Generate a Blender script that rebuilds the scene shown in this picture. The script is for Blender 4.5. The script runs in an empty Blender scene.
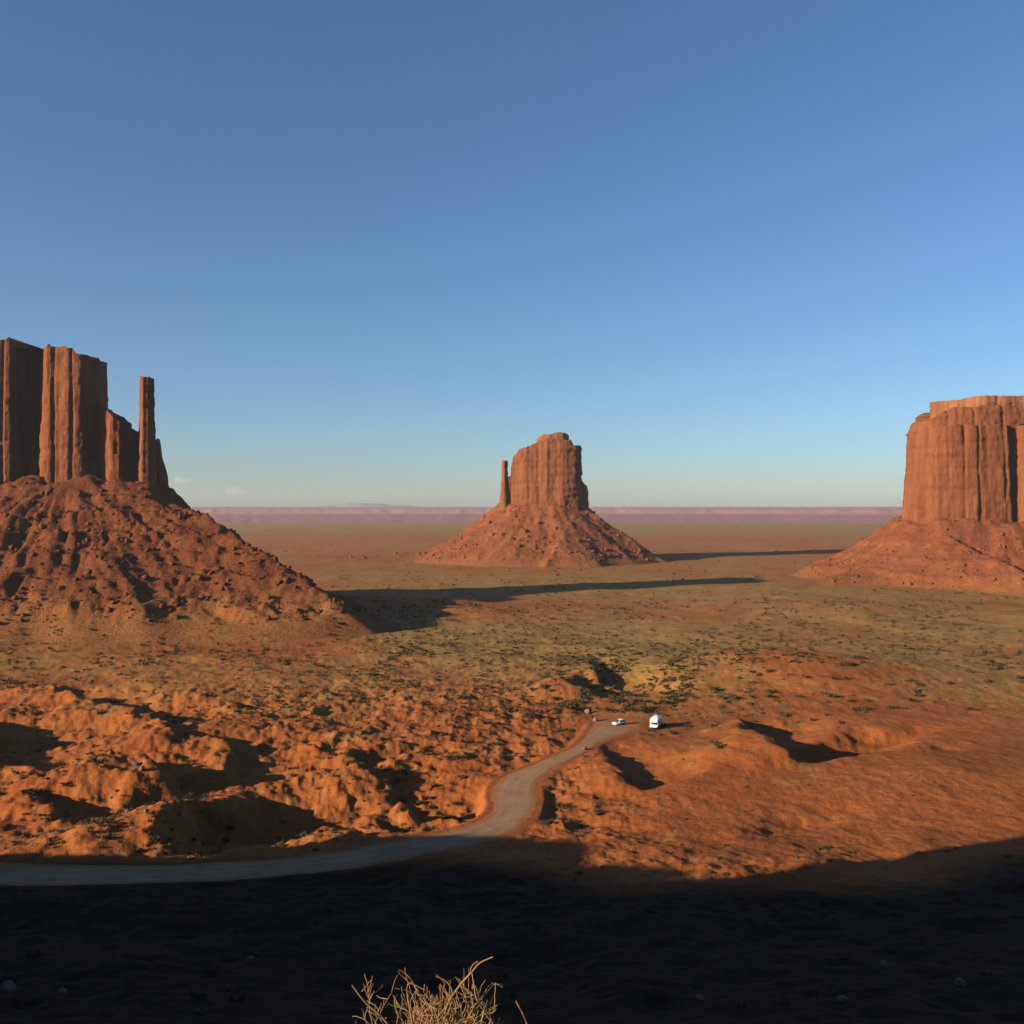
import bpy, math, random
import numpy as np

S = bpy.context.scene
COL = S.collection
FPX, HOR, CAMZ = 950.0, 507.0, 70.0            # focal length in pixels, horizon row, eye height over the valley floor

# ------------------------------------------------------------------ camera, sky, sun, exposure
cam_d = bpy.data.cameras.new('camera')
cam_d.sensor_width = 36.0
cam_d.lens = 36.0 * FPX / 1024.0
cam_d.shift_y = -(512.0 - HOR) / 1024.0
cam_d.clip_start, cam_d.clip_end = 0.1, 60000
cam = bpy.data.objects.new('camera', cam_d)
COL.objects.link(cam)
cam.location = (0, 0, CAMZ)
cam.rotation_euler = (math.radians(90), 0, 0)
S.camera = cam

SUN_AZ, SUN_EL = math.radians(28), math.radians(16)   # light travels to the right and a little away from the viewer
SX, SY, TE = math.cos(SUN_AZ), math.sin(SUN_AZ), math.tan(SUN_EL)
w = bpy.data.worlds.new('World')
S.world = w
w.use_nodes = True
nt = w.node_tree
sky = nt.nodes.new('ShaderNodeTexSky')
sky.sky_type = 'NISHITA'
sky.sun_disc = False
sky.sun_elevation = SUN_EL
sky.sun_rotation = math.atan2(-SX, -SY)
sky.altitude = 1200
sky.air_density = 1.1
sky.dust_density = 1.2
sky.ozone_density = 5.0
bg = nt.nodes['Background']
nt.links.new(sky.outputs[0], bg.inputs[0])
bg.inputs[1].default_value = 0.058

sun_d = bpy.data.lights.new('sun', 'SUN')
sun_d.energy = 5.0
sun_d.angle = math.radians(0.5)
sun_d.color = (1.0, 0.80, 0.58)
sun = bpy.data.objects.new('sun', sun_d)
COL.objects.link(sun)
from mathutils import Vector
sun.rotation_euler = Vector((SX * math.cos(SUN_EL), SY * math.cos(SUN_EL), -math.sin(SUN_EL))).to_track_quat('-Z', 'Y').to_euler()
sun.location = (-200, -100, 300)

S.view_settings.view_transform = 'Standard'
S.view_settings.look = 'None'
S.view_settings.gamma = 1.0
S.view_settings.exposure = 1.25
S.cycles.diffuse_bounces = 0

# ------------------------------------------------------------------ helpers
def hash2(i, j, seed):
    h = (i.astype(np.int64) * 374761393 + j.astype(np.int64) * 668265263 + seed * 974711) & 0xFFFFFFFF
    h = ((h ^ (h >> 13)) * 1274126177) & 0xFFFFFFFF
    h = (h ^ (h >> 16)) & 0xFFFFFFFF
    return h / 4294967295.0

def vn(x, y, seed=0):
    x = np.asarray(x, float); y = np.asarray(y, float)
    xi = np.floor(x); yi = np.floor(y)
    fx = x - xi; fy = y - yi
    fx = fx * fx * fx * (fx * (fx * 6 - 15) + 10); fy = fy * fy * fy * (fy * (fy * 6 - 15) + 10)
    a = hash2(xi, yi, seed); b = hash2(xi + 1, yi, seed); c = hash2(xi, yi + 1, seed); d = hash2(xi + 1, yi + 1, seed)
    return (a + (b - a) * fx) * (1 - fy) + (c + (d - c) * fx) * fy

def fbm(x, y, seed=0, octv=4, gain=0.5):
    s = 0; a = 1; t = 0
    for k in range(octv):
        s = s + a * (vn(x, y, seed + 17 * k) * 2 - 1); t += a
        c, sn = 0.8, 0.6
        x, y = (x * c - y * sn) * 2.03, (x * sn + y * c) * 2.03
        a *= gain
    return s / t

def ridged(x, y, seed=0, octv=3):
    s = 0; a = 1; t = 0
    for k in range(octv):
        s = s + a * (1 - np.abs(vn(x, y, seed + 31 * k) * 2 - 1) * 2); t += a
        x = x * 2.1; y = y * 2.1; a *= .5
    return s / t

def sst(a, b, x):
    t = np.clip((x - a) / (b - a), 0, 1)
    return t * t * (3 - 2 * t)

def mesh_np(name, V, F, mat=None, parent=None, smooth=True, attrs=None):
    me = bpy.data.meshes.new(name)
    V = np.asarray(V, np.float32); n = len(V)
    me.vertices.add(n); me.vertices.foreach_set('co', V.ravel())
    if isinstance(F, np.ndarray):
        k = F.shape[1]; m = len(F)
        me.loops.add(m * k); me.loops.foreach_set('vertex_index', F.astype(np.int32).ravel())
        me.polygons.add(m); me.polygons.foreach_set('loop_start', np.arange(0, m * k, k, dtype=np.int32))
    else:
        ls = np.cumsum([0] + [len(f) for f in F[:-1]]).astype(np.int32)
        li = np.array([i for f in F for i in f], np.int32)
        me.loops.add(len(li)); me.loops.foreach_set('vertex_index', li)
        me.polygons.add(len(F)); me.polygons.foreach_set('loop_start', ls)
        m = len(F)
    if smooth:
        me.polygons.foreach_set('use_smooth', np.ones(m, bool))
    me.update(calc_edges=True); me.validate()
    for an, av in (attrs or {}).items():
        at = me.attributes.new(an, 'FLOAT', 'POINT'); at.data.foreach_set('value', np.asarray(av, np.float32).ravel())
    if mat: me.materials.append(mat)
    o = bpy.data.objects.new(name, me); COL.objects.link(o)
    if parent: o.parent = parent
    return o

def grid_faces(nr, nc, wrap=False):
    i = np.arange(nr - 1)[:, None]; j = np.arange(nc if wrap else nc - 1)[None, :]
    j2 = (j + 1) % nc
    a = i * nc + j; b = i * nc + j2; c = (i + 1) * nc + j2; d = (i + 1) * nc + j
    return np.stack([a, b, c, d], -1).reshape(-1, 4)

def tag(o, label=None, cat=None, group=None, kind=None):
    if label: o['label'] = label
    if cat: o['category'] = cat
    if group: o['group'] = group
    if kind: o['kind'] = kind
    return o

def empty(name, loc, rz=0):
    o = bpy.data.objects.new(name, None); COL.objects.link(o)
    o.location = loc; o.rotation_euler = (0, 0, rz); o.empty_display_size = .5
    return o

# ------------------------------------------------------------------ materials
def nodes(name):
    m = bpy.data.materials.new(name); m.use_nodes = True
    t = m.node_tree; b = t.nodes['Principled BSDF']
    b.inputs['Roughness'].default_value = .95
    b.inputs['Specular IOR Level'].default_value = .1
    return m, t, b

def N(t, kind, **kw):
    n = t.nodes.new(kind)
    for k, v in kw.items():
        if k in n.inputs: n.inputs[k].default_value = v
        else: setattr(n, k, v)
    return n

def noise(t, vec, scale, detail=4, rough=.6):
    n = N(t, 'ShaderNodeTexNoise'); n.inputs['Scale'].default_value = scale
    n.inputs['Detail'].default_value = detail; n.inputs['Roughness'].default_value = rough
    t.links.new(vec, n.inputs['Vector']); return n.outputs[0]

def ramp(t, fac, stops):
    r = N(t, 'ShaderNodeValToRGB'); e = r.color_ramp.elements
    while len(e) < len(stops): e.new(.5)
    for el, (p, c) in zip(e, stops):
        el.position = p; el.color = (c[0], c[1], c[2], 1) if hasattr(c, '__len__') else (c, c, c, 1)
    t.links.new(fac, r.inputs[0]); return r.outputs[0]

def mix(t, fac, a, b, mode='MIX'):
    n = N(t, 'ShaderNodeMix', data_type='RGBA', blend_type=mode)
    for s, v in ((n.inputs[0], fac), (n.inputs[6], a), (n.inputs[7], b)):
        if hasattr(v, 'is_output'): t.links.new(v, s)
        elif hasattr(v, '__len__'): s.default_value = (v[0], v[1], v[2], 1)
        else: s.default_value = v
    return n.outputs[2]

def math_(t, op, a, b=None, c=None):
    n = N(t, 'ShaderNodeMath', operation=op)
    for s, v in zip(n.inputs, (a, b, c)):
        if v is None: continue
        if hasattr(v, 'is_output'): t.links.new(v, s)
        else: s.default_value = v
    return n.outputs[0]

def bump(t, b, h, strength=.6, dist=.3):
    n = N(t, 'ShaderNodeBump'); n.inputs['Strength'].default_value = strength; n.inputs['Distance'].default_value = dist
    t.links.new(h, n.inputs['Height']); t.links.new(n.outputs[0], b.inputs['Normal'])

def scaled(t, vec, sc):
    n = N(t, 'ShaderNodeMapping'); n.inputs['Scale'].default_value = sc
    t.links.new(vec, n.inputs['Vector']); return n.outputs[0]

def desert_material(name):
    m, t, b = nodes(name)
    pos = N(t, 'ShaderNodeNewGeometry').outputs['Position']
    veg = N(t, 'ShaderNodeAttribute', attribute_name='veg').outputs['Fac']
    shade_or_foot = N(t, 'ShaderNodeAttribute', attribute_name='shade_or_foot').outputs['Fac']
    sand = ramp(t, noise(t, pos, .035, 6), [(.3, (.20, .056, .012)), (.5, (.26, .079, .017)), (.7, (.31, .107, .027))])
    sand = mix(t, ramp(t, noise(t, pos, .6, 4), [(.4, 0), (.62, .55)]), sand, (.165, .047, .016))
    grass = ramp(t, noise(t, pos, .08, 5), [(.3, (.15, .083, .022)), (.55, (.25, .152, .041)), (.75, (.28, .142, .038))])
    pv = noise(t, pos, .12, 6, .7)
    f = math_(t, 'ADD', veg, math_(t, 'MULTIPLY', math_(t, 'SUBTRACT', pv, .5), 2.3))
    f = ramp(t, f, [(.25, 0), (.75, 1)])
    col = mix(t, f, sand, grass)
    # small scrub and stones sprinkled through the vegetated ground
    br = ramp(t, noise(t, pos, .16, 5, .75), [(.5, 0), (.62, .8)])
    col = mix(t, math_(t, 'MULTIPLY', br, math_(t, 'ADD', math_(t, 'MULTIPLY', f, .6), .22)), col, (.105, .052, .02))
    sp = ramp(t, noise(t, pos, .45, 3, .75), [(.54, 0), (.64, 1)])
    col = mix(t, math_(t, 'MULTIPLY', sp, math_(t, 'ADD', math_(t, 'MULTIPLY', f, .45), .12)), col, (.05, .038, .018))
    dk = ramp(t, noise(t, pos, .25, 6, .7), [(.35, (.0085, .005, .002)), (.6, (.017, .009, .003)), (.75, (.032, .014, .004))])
    col = mix(t, shade_or_foot, col, dk)  # dark slope ground with shade painted in, fitted to the cast shadow
    t.links.new(col, b.inputs['Base Color'])
    h = math_(t, 'ADD', noise(t, pos, .5, 5, .65), math_(t, 'MULTIPLY', noise(t, pos, 2.5, 3), .3))
    bump(t, b, h, .55, .8)
    return m

def rock_material(name, c0, c1, c2, k=1.0):
    m, t, b = nodes(name)
    pos = N(t, 'ShaderNodeNewGeometry').outputs['Position']
    v = scaled(t, pos, (1, 1, .12))
    base = ramp(t, noise(t, v, .09 * k, 6, .65), [(.32, c0), (.5, c1), (.7, c2)])
    streak = ramp(t, noise(t, scaled(t, pos, (1, 1, .05)), .28 * k, 4, .6), [(.5, 0), (.72, .7)])
    base = mix(t, streak, base, (c0[0] * .5, c0[1] * .5, c0[2] * .55))
    strata = ramp(t, noise(t, scaled(t, pos, (.08, .08, 1)), .25 * k, 4, .6), [(.4, 0), (.65, .45)])
    base = mix(t, strata, base, (c2[0] * .8, c2[1] * .72, c2[2] * .7))
    t.links.new(base, b.inputs['Base Color'])
    h = math_(t, 'ADD', noise(t, v, .3 * k, 6, .7), math_(t, 'MULTIPLY', noise(t, pos, .8 * k, 4), .4))
    bump(t, b, h, .8, 1.6 / k)
    return m

def plain_material(name, c, rough=.6, spec=.3, metal=0, var=.15, scale=3):
    m, t, b = nodes(name)
    pos = N(t, 'ShaderNodeTexCoord').outputs['Object']
    col = ramp(t, noise(t, pos, scale, 4), [(.3, [x * (1 - var) for x in c]), (.7, [min(1, x * (1 + var)) for x in c])])
    t.links.new(col, b.inputs['Base Color'])
    b.inputs['Roughness'].default_value = rough; b.inputs['Specular IOR Level'].default_value = spec; b.inputs['Metallic'].default_value = metal
    return m

def leaf_material(name, c0, c1):
    m, t, b = nodes(name)
    rnd = N(t, 'ShaderNodeObjectInfo').outputs['Random']
    pos = N(t, 'ShaderNodeNewGeometry').outputs['Position']
    f = math_(t, 'ADD', math_(t, 'MULTIPLY', rnd, .5), math_(t, 'MULTIPLY', noise(t, pos, .9, 3), .6))
    t.links.new(ramp(t, f, [(.2, c0), (.8, c1)]), b.inputs['Base Color'])
    return m

M_ground = desert_material('red desert sand and scrub')
M_cliff = rock_material('red sandstone cliff', (.10, .032, .013), (.158, .052, .0195), (.205, .075, .030))
M_cap = rock_material('pale caprock', (.14, .054, .022), (.20, .084, .033), (.24, .11, .045))
M_bush = leaf_material('scrub leaves', (.022, .019, .009), (.07, .054, .024))
M_rock = rock_material('boulder rock', (.085, .06, .045), (.13, .095, .075), (.17, .13, .10), 8)

# ------------------------------------------------------------------ terrain
PW = np.array([-9e9, 1.3, 2.4, 4, 7, 10, 30, 66, 110, 150, 185, 235, 320, 9e9])
PZ = np.array([68.3, 68.3, 68.1, 67.4, 65.4, 63.4, 50, 34.3, 20, 11, 6, 2.2, 0, 0])
# smooth the bluff profile once on a fine table
_t = np.linspace(-60, 500, 5601); _p = np.interp(_t, PW, PZ)
def _prof(wv):
    return np.interp(wv, _t, _p2)
_k = np.exp(-np.linspace(-2.5, 2.5, 121) ** 2); _k /= _k.sum()
_sm = np.convolve(np.pad(_p, 60, 'edge'), _k, 'valid')
_bl = sst(15, 40, _t); _p2 = _p * (1 - _bl) + _sm * _bl

def uv(x, y): return x * SY - y * SX, x * SX + y * SY

def g2(x, y, cx, cy, rx, ry, h):
    return h * np.exp(-((x - cx) / rx) ** 2 - ((y - cy) / ry) ** 2)

def base(x, y):
    """bluff under the viewer, valley floor and its broad swells"""
    z = _prof(y)
    far = sst(150, 320, y)
    z = z + g2(x, y, 95, 235, 75, 38, 5.0) + g2(x, y, 118, 400, 70, 42, 7.0) + g2(x, y, -60, 640, 75, 45, 8.0)
    z = z + g2(x, y, -110, 260, 80, 60, 2.0) + g2(x, y, 240, 640, 120, 60, 4.0)
    return z

RELIEF = None
RU0, RV0, RRES = -520.0, -240.0, 0.5
def relief(x, y):
    if RELIEF is None: return 0 * x
    x, y = x + fbm(x / 13, y / 13, 61, 4) * 4.5, y + fbm(x / 13, y / 13, 62, 4) * 4.5
    u, v = uv(x, y)
    i = (u - RU0) / RRES; j = (v - RV0) / RRES
    nu, nv = RELIEF.shape
    ok = (i > 1) & (i < nu - 2) & (j > 1) & (j < nv - 2)
    i = np.clip(i, 0, nu - 2.001); j = np.clip(j, 0, nv - 2.001)
    i0 = i.astype(int); j0 = j.astype(int); fi = i - i0; fj = j - j0
    r = (RELIEF[i0, j0] * (1 - fi) + RELIEF[i0 + 1, j0] * fi) * (1 - fj) + (RELIEF[i0, j0 + 1] * (1 - fi) + RELIEF[i0 + 1, j0 + 1] * fi) * fj
    return np.where(ok, r, 0)

RIDGE = None
RIDGE_V = -110.0
def spur(x, y):
    if RIDGE is None: return -1e3 + 0 * x
    u, v = uv(x, y)
    top = np.interp(u, RIDGE[0], RIDGE[1])
    return top - .8 * np.maximum(np.abs(v - RIDGE_V) - 3, 0)

ROADPTS = None
def road_mask(x, y):
    """1 on the road bed, fading to 0 a few metres off its edge"""
    if ROADPTS is None: return 0 * x
    i = np.clip((x + 180) / .5, 0, ROADPTS.shape[0] - 1.01); j = np.clip((y - 120) / .5, 0, ROADPTS.shape[1] - 1.01)
    i0 = i.astype(int); j0 = j.astype(int); fi = i - i0; fj = j - j0; A = ROADPTS
    return (A[i0, j0] * (1 - fi) + A[i0 + 1, j0] * fi) * (1 - fj) + (A[i0, j0 + 1] * (1 - fi) + A[i0 + 1, j0 + 1] * fi) * fj

def terr(x, y):
    x = np.asarray(x, float); y = np.asarray(y, float)
    z = base(x, y)
    d = np.hypot(x, y)
    rm = road_mask(x, y)
    mid = sst(25, 90, d)
    # hummocks and washes
    n = fbm(x / 55, y / 42, 3, 5) * 2.3 * sst(120, 220, d) * (1 - .6 * sst(500, 1200, d))
    n = n * (1 - .45 * sst(10, 40, x) * (1 - sst(300, 420, y)))
    n = n + ridged(x / 26, y / 30, 9, 4) * (1.0 - .7 * sst(0, 30, x)) * sst(160, 240, y) * (1 - sst(330, 480, d))
    n = n + (ridged(x / 7, y / 9, 15, 3) + .7 * fbm(x / 2.6, y / 2.6, 16, 3) - .2) * .75 * sst(165, 200, y) * sst(420, 330, y) * (1 - .6 * sst(0, 30, x))
    n = n + fbm(x / 16, y / 16, 5, 5, .6) * 1.9 * mid * (1 - sst(170, 240, d))
    n = n + fbm(x / 5, y / 5, 7, 4, .6) * (.15 + .45 * mid) * (1 - sst(400, 700, d)) * sst(5, 30, d)
    n = n * (1 - .5 * sst(10, 40, x) * sst(150, 175, y) * (1 - sst(300, 420, y)))
    n = n + fbm(x / 260, y / 200, 21, 4) * 2.2 * sst(450, 900, d)
    n = n + fbm(x / .9, y / .9, 25, 3) * .05 * (1 - sst(8, 20, d))
    z = z + (n + relief(x, y)) * (1 - rm)
    s = spur(x, y) + fbm(x / 9, y / 9, 12, 3) * 1.5
    k = 3.0
    hh = np.clip(.5 + .5 * (s - z) / k, 0, 1)
    z = z * (1 - hh) + s * hh + k * hh * (1 - hh)
    return z

def hit(px, py, fn=base):
    """where the line of sight through a picture point meets the terrain"""
    px = np.atleast_1d(np.asarray(px, float)); py = np.atleast_1d(np.asarray(py, float))
    ts = np.concatenate([np.arange(40, 500, .5), np.arange(500, 1500, 4)])
    X = (px[:, None] - 512) / FPX * ts; Y = np.broadcast_to(ts, X.shape); Z = CAMZ - (py[:, None] - HOR) / FPX * ts
    below = Z < fn(X, Y)
    i = np.where(below.any(1), below.argmax(1), len(ts) - 1)
    t = ts[i]
    return np.stack([(px - 512) / FPX * t, t, CAMZ - (py - HOR) / FPX * t], 1)

# unseen ridge added to the mesa at left, shaped to throw the foreground shadow
EDGE = [(-150, 850), (-60, 856), (0, 857), (80, 858), (150, 857), (200, 856), (240, 853), (300, 844), (350, 837), (420, 838), (500, 840), (575, 845), (598, 852),
        (585, 866), (640, 870), (690, 873), (712, 889), (760, 894), (830, 894), (868, 893), (900, 880), (930, 867), (975, 854), (1024, 840), (1060, 832)]
eh = hit([p[0] for p in EDGE], [p[1] for p in EDGE])
eu, ev = uv(eh[:, 0], eh[:, 1]); ez = eh[:, 2] + (ev - RIDGE_V) * TE
ug = np.arange(-420, 121, 1.0)
top = np.full(ug.shape, np.nan)
for k in range(len(eu) - 1):
    a, b = (k, k + 1) if eu[k] <= eu[k + 1] else (k + 1, k)
    s_ = (ug >= eu[a]) & (ug <= eu[b] + 1e-6)
    val = np.interp(ug[s_], [eu[a], eu[b]], [ez[a], ez[b]])
    top[s_] = np.fmax(np.where(np.isnan(top[s_]), -1e9, top[s_]), val)
um = np.nanmax(ug[~np.isnan(top)]); u0 = np.nanmin(ug[~np.isnan(top)])
known = ~np.isnan(top)
top = np.interp(ug, ug[known], top[known])
top = np.where(ug > um, np.interp(ug, [um, um + 3, -60, -35, -12, 200], [top[ug <= um][-1], 104, 99, 92, 69, 69]), top)
top = np.where(ug < u0, np.maximum(top - (u0 - ug) * .3, -20), top)
top = np.where(ug > -114.6, np.maximum(top, 103), top)
top = np.where(ug > -60, np.minimum(top, np.interp(ug, [-60, -35, -12, 200], [103, 92, 69, 69])), top)
RIDGE = (ug, top)

# gullies, banks and knolls of the middle ground, drawn by the outline of the shade they hold
SHADES = [
 [(32,694),(68,687),(109,693),(113,700),(82,704)],
 [(68,707),(113,704),(171,709),(198,717),(188,733),(178,743),(168,741),(164,726),(130,716)],
 [(-30,742),(0,740),(51,735),(72,736),(44,746),(43,755),(85,757),(34,770),(20,767),(-30,760)],
 [(178,741),(226,736),(280,752),(282,764),(304,765),(274,776),(219,784),(164,788),(144,781),(109,764),(137,758),(185,755),(219,764),(236,750)],
 [(34,799),(96,801),(99,806),(68,815),(44,813)],
 [(154,839),(171,822),(219,811),(246,798),(308,791),(328,801),(332,810),(308,822),(274,825),(239,835),(212,847),(178,847)],
 [(318,765),(345,762),(352,770),(330,771)],
 [(360,776),(401,768),(418,781),(449,795),(470,803),(466,810),(442,809),(418,814),(391,795),(384,785)],
 [(367,815),(432,822),(429,829),(391,829)],
 [(350,750),(401,747),(398,753),(353,758)],
 [(596,756),(610,747),(644,759),(651,769),(680,774),(648,781),(647,786),(627,783),(613,771)],
 [(555,815),(586,819),(584,823),(559,820)],
 [(620,843),(648,838),(646,842),(626,846)],
 [(586,663),(617,668),(671,686),(658,688),(624,680),(600,675)],
 [(560,682),(600,672),(640,690),(600,697),(570,694)],
 [(634,713),(678,699),(658,711)],
 [(740,727),(787,727),(796,736),(809,739),(841,734),(870,735),(841,746),(814,756),(784,756),(767,746)],
 [(744,833),(761,827),(781,822),(791,816),(813,822),(787,825),(764,833)],
 [(932,744),(959,747),(935,750)],
 [(-30,722),(20,724),(62,729),(40,735),(-30,733)],
 [(118,789),(142,792),(158,796),(130,801)],
 [(300,741),(345,744),(330,750)],
 [(230,700),(262,704),(240,709)],
 [(372,836),(330,826),(340,820),(385,829)],
]
SHADES_W = []
nu, nv = int(520 / RRES), int(700 / RRES)
R_ = np.zeros((nu, nv))
vg = RV0 + np.arange(nv) * RRES
ALPHA = .45
STRETCH = [1.45, 1.3, 1.35, 1.15, 1.5, 1.1, 1.2, 1.2, 1.2, 1.2, 1.15, 1.2, 1.2, 1.4, 1.1, .8, 1.5, 1.3, 1.3, 1.2, 1.2, 1.2, 1.2, 1.2]
for poly, stretch in zip(SHADES, STRETCH):
    cy_ = sum(p[1] for p in poly) / len(poly)
    P = hit([p[0] for p in poly], [cy_ + (p[1] - cy_) * stretch for p in poly])
    pu, pv = uv(P[:, 0], P[:, 1])
    for i in range(max(0, int((pu.min() - RU0) / RRES)), min(nu, int((pu.max() - RU0) / RRES) + 2)):
        u = RU0 + i * RRES
        xs = []
        for a in range(len(pu)):
            b = (a + 1) % len(pu)
            if (pu[a] - u) * (pu[b] - u) < 0:
                xs.append(pv[a] + (pv[b] - pv[a]) * (u - pu[a]) / (pu[b] - pu[a]))
        xs.sort()
        for q in range(0, len(xs) - 1, 2):
            b0, b1 = xs[q], xs[q + 1]
            L = b1 - b0
            if L < .4: continue
            h = min(1.15 * TE * L + .4, 10.5)
            pr = np.where(vg < b0, ALPHA * h * np.exp(-((b0 - vg) / (1.6 * h + 3)) ** 2),
                 np.where(vg < b1, ALPHA * h - h * sst(b0, b0 + .3 * L, vg), -(1 - ALPHA) * h * np.exp(-((vg - b1) / (1.8 * h + 3)) ** 2)))
            R_[i] += pr
def blur(A, s, ax):
    n = int(3 * s / RRES) + 1; k = np.exp(-.5 * (np.arange(-n, n + 1) * RRES / s) ** 2); k /= k.sum()
    out = np.zeros_like(A)
    for q, kv in zip(range(-n, n + 1), k): out += kv * np.roll(A, q, ax)
    return out
RELIEF = blur(blur(R_, 2.2, 0), 1.0, 1)

# the graded dirt road, as pairs of its two edges from the car park to the left
ROAD = [((600,715),(646,719)), ((590,727),(632,732)), ((583,738),(602,742)), ((570,749),(588,751)), ((533,764),(551,771)), ((500,778),(538,784)), ((489,795),(538,804)),
        ((492,807),(532,818)), ((478,820),(512,834)), ((440,832),(482,845)), ((390,841),(430,855)), ((330,852),(370,867)), ((250,860),(270,878)), ((150,864),(160,884)),
        ((0,862),(0,886)), ((-120,850),(-120,874)), ((-230,832),(-230,855))]
rl = hit([p[0][0] for p in ROAD], [p[0][1] for p in ROAD]); rr = hit([p[1][0] for p in ROAD], [p[1][1] for p in ROAD])
def catmull(P, n):
    P = np.vstack([2 * P[0] - P[1], P, 2 * P[-1] - P[-2]]); out = []
    for k in range(1, len(P) - 2):
        for q in range(n):
            t = q / n
            out.append(.5 * ((2 * P[k]) + (-P[k-1] + P[k+1]) * t + (2*P[k-1] - 5*P[k] + 4*P[k+1] - P[k+2]) * t*t + (-P[k-1] + 3*P[k] - 3*P[k+1] + P[k+2]) * t**3))
    out.append(P[-2]); return np.array(out)
rl = catmull(rl[:, :2], 14); rr = catmull(rr[:, :2], 14)
_A = np.zeros((720, 480))
for k in range(len(rl)):
    for t_ in np.linspace(0, 1, 90):
        p = rl[k] + (rr[k] - rl[k]) * t_
        for p in ((p,) if k == len(rl) - 1 else [p + (rl[k + 1] + (rr[k + 1] - rl[k + 1]) * t_ - p) * q for q in np.linspace(0, 1, 14)]):
            a_, b_ = int(round((p[0] + 180) / .5)), int(round((p[1] - 120) / .5))
            if 0 <= a_ < 720 and 0 <= b_ < 480: _A[a_, b_] = 1
_A = np.maximum(_A, (blur(blur(_A, .6, 0), .6, 1) > .3) * 1.0)
ROADPTS = sst(.02, .4, blur(blur(_A, 1.8, 0), 1.8, 1))

def veg_of(x, y):
    """how much dry grass and scrub covers the soil"""
    d = np.maximum(np.where(y > 1, y, 1), 60)
    py = HOR + FPX * CAMZ / d; px = 512 + FPX * x / d
    v = np.interp(py, [507, 521, 526, 532, 537, 552, 571, 578, 596, 606, 618, 628, 655, 672, 700, 730, 760, 850],
                      [.45, .50, .85, .80, .30, .38, .45, .70, .58, .36, .47, .63, .57, .47, .34, .22, .13, .05])
    v = v + fbm(x / 60, y / 90, 41, 4) * .35
    v = v - .55 * np.exp(-((px - 800) / 75) ** 2 - ((py - 664) / 20) ** 2) - .35 * np.exp(-((px - 440) / 120) ** 2 - ((py - 607) / 13) ** 2)
    v = v + .04 * np.exp(-((px - 150) / 180) ** 2 - ((py - 680) / 45) ** 2) - .15 * sst(700, 1000, px) * sst(690, 740, py)
    v = v + .16 * sst(380, 520, px) * sst(575, 590, py) * sst(720, 670, py)
    v = v + .05 * sst(420, 300, px) * sst(690, 720, py) * (1 - .8 * sst(835, 850, py))
    v = v - .38 * sst(420, 300, px) * sst(596, 606, py) * sst(668, 640, py)
    return np.clip(v, 0, 1)

def slope_shade_of(x, y):
    """dark bluff ground deepened with painted shade, kept inside the cast shadow"""
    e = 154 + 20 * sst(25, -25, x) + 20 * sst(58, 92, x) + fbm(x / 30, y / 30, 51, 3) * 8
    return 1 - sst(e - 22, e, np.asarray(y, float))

def build_ground():
    inner = np.radians(np.linspace(-33, 33, 900))
    outer = np.radians(np.concatenate([np.linspace(33.5, 180, 190), np.linspace(-180, -33.5, 190)[1:]]))
    th = np.concatenate([inner, outer])
    r = [1.2]
    while r[-1] < 9000:
        q = r[-1]
        r.append(q * (1.02 if q < 50 else 1.0075 if q < 130 else 1.0042 if q < 480 else 1.007 if q < 1600 else 1.03))
    r = np.array(r)
    X = r[:, None] * np.sin(th); Y = r[:, None] * np.cos(th)
    Z = terr(X, Y)
    V = np.stack([X, Y, Z], -1).reshape(-1, 3)
    F = grid_faces(len(r), len(th), True)[:, ::-1]
    nF = len(V); V = np.vstack([V, [[0, 0, float(terr(0, 0))]]])
    o = mesh_np('ground', V, F, M_ground, attrs={'veg': np.append(veg_of(X, Y).ravel(), 0), 'shade_or_foot': np.append(slope_shade_of(X, Y).ravel(), 1)})
    tag(o, kind='structure')
    return o
build_ground()

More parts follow.
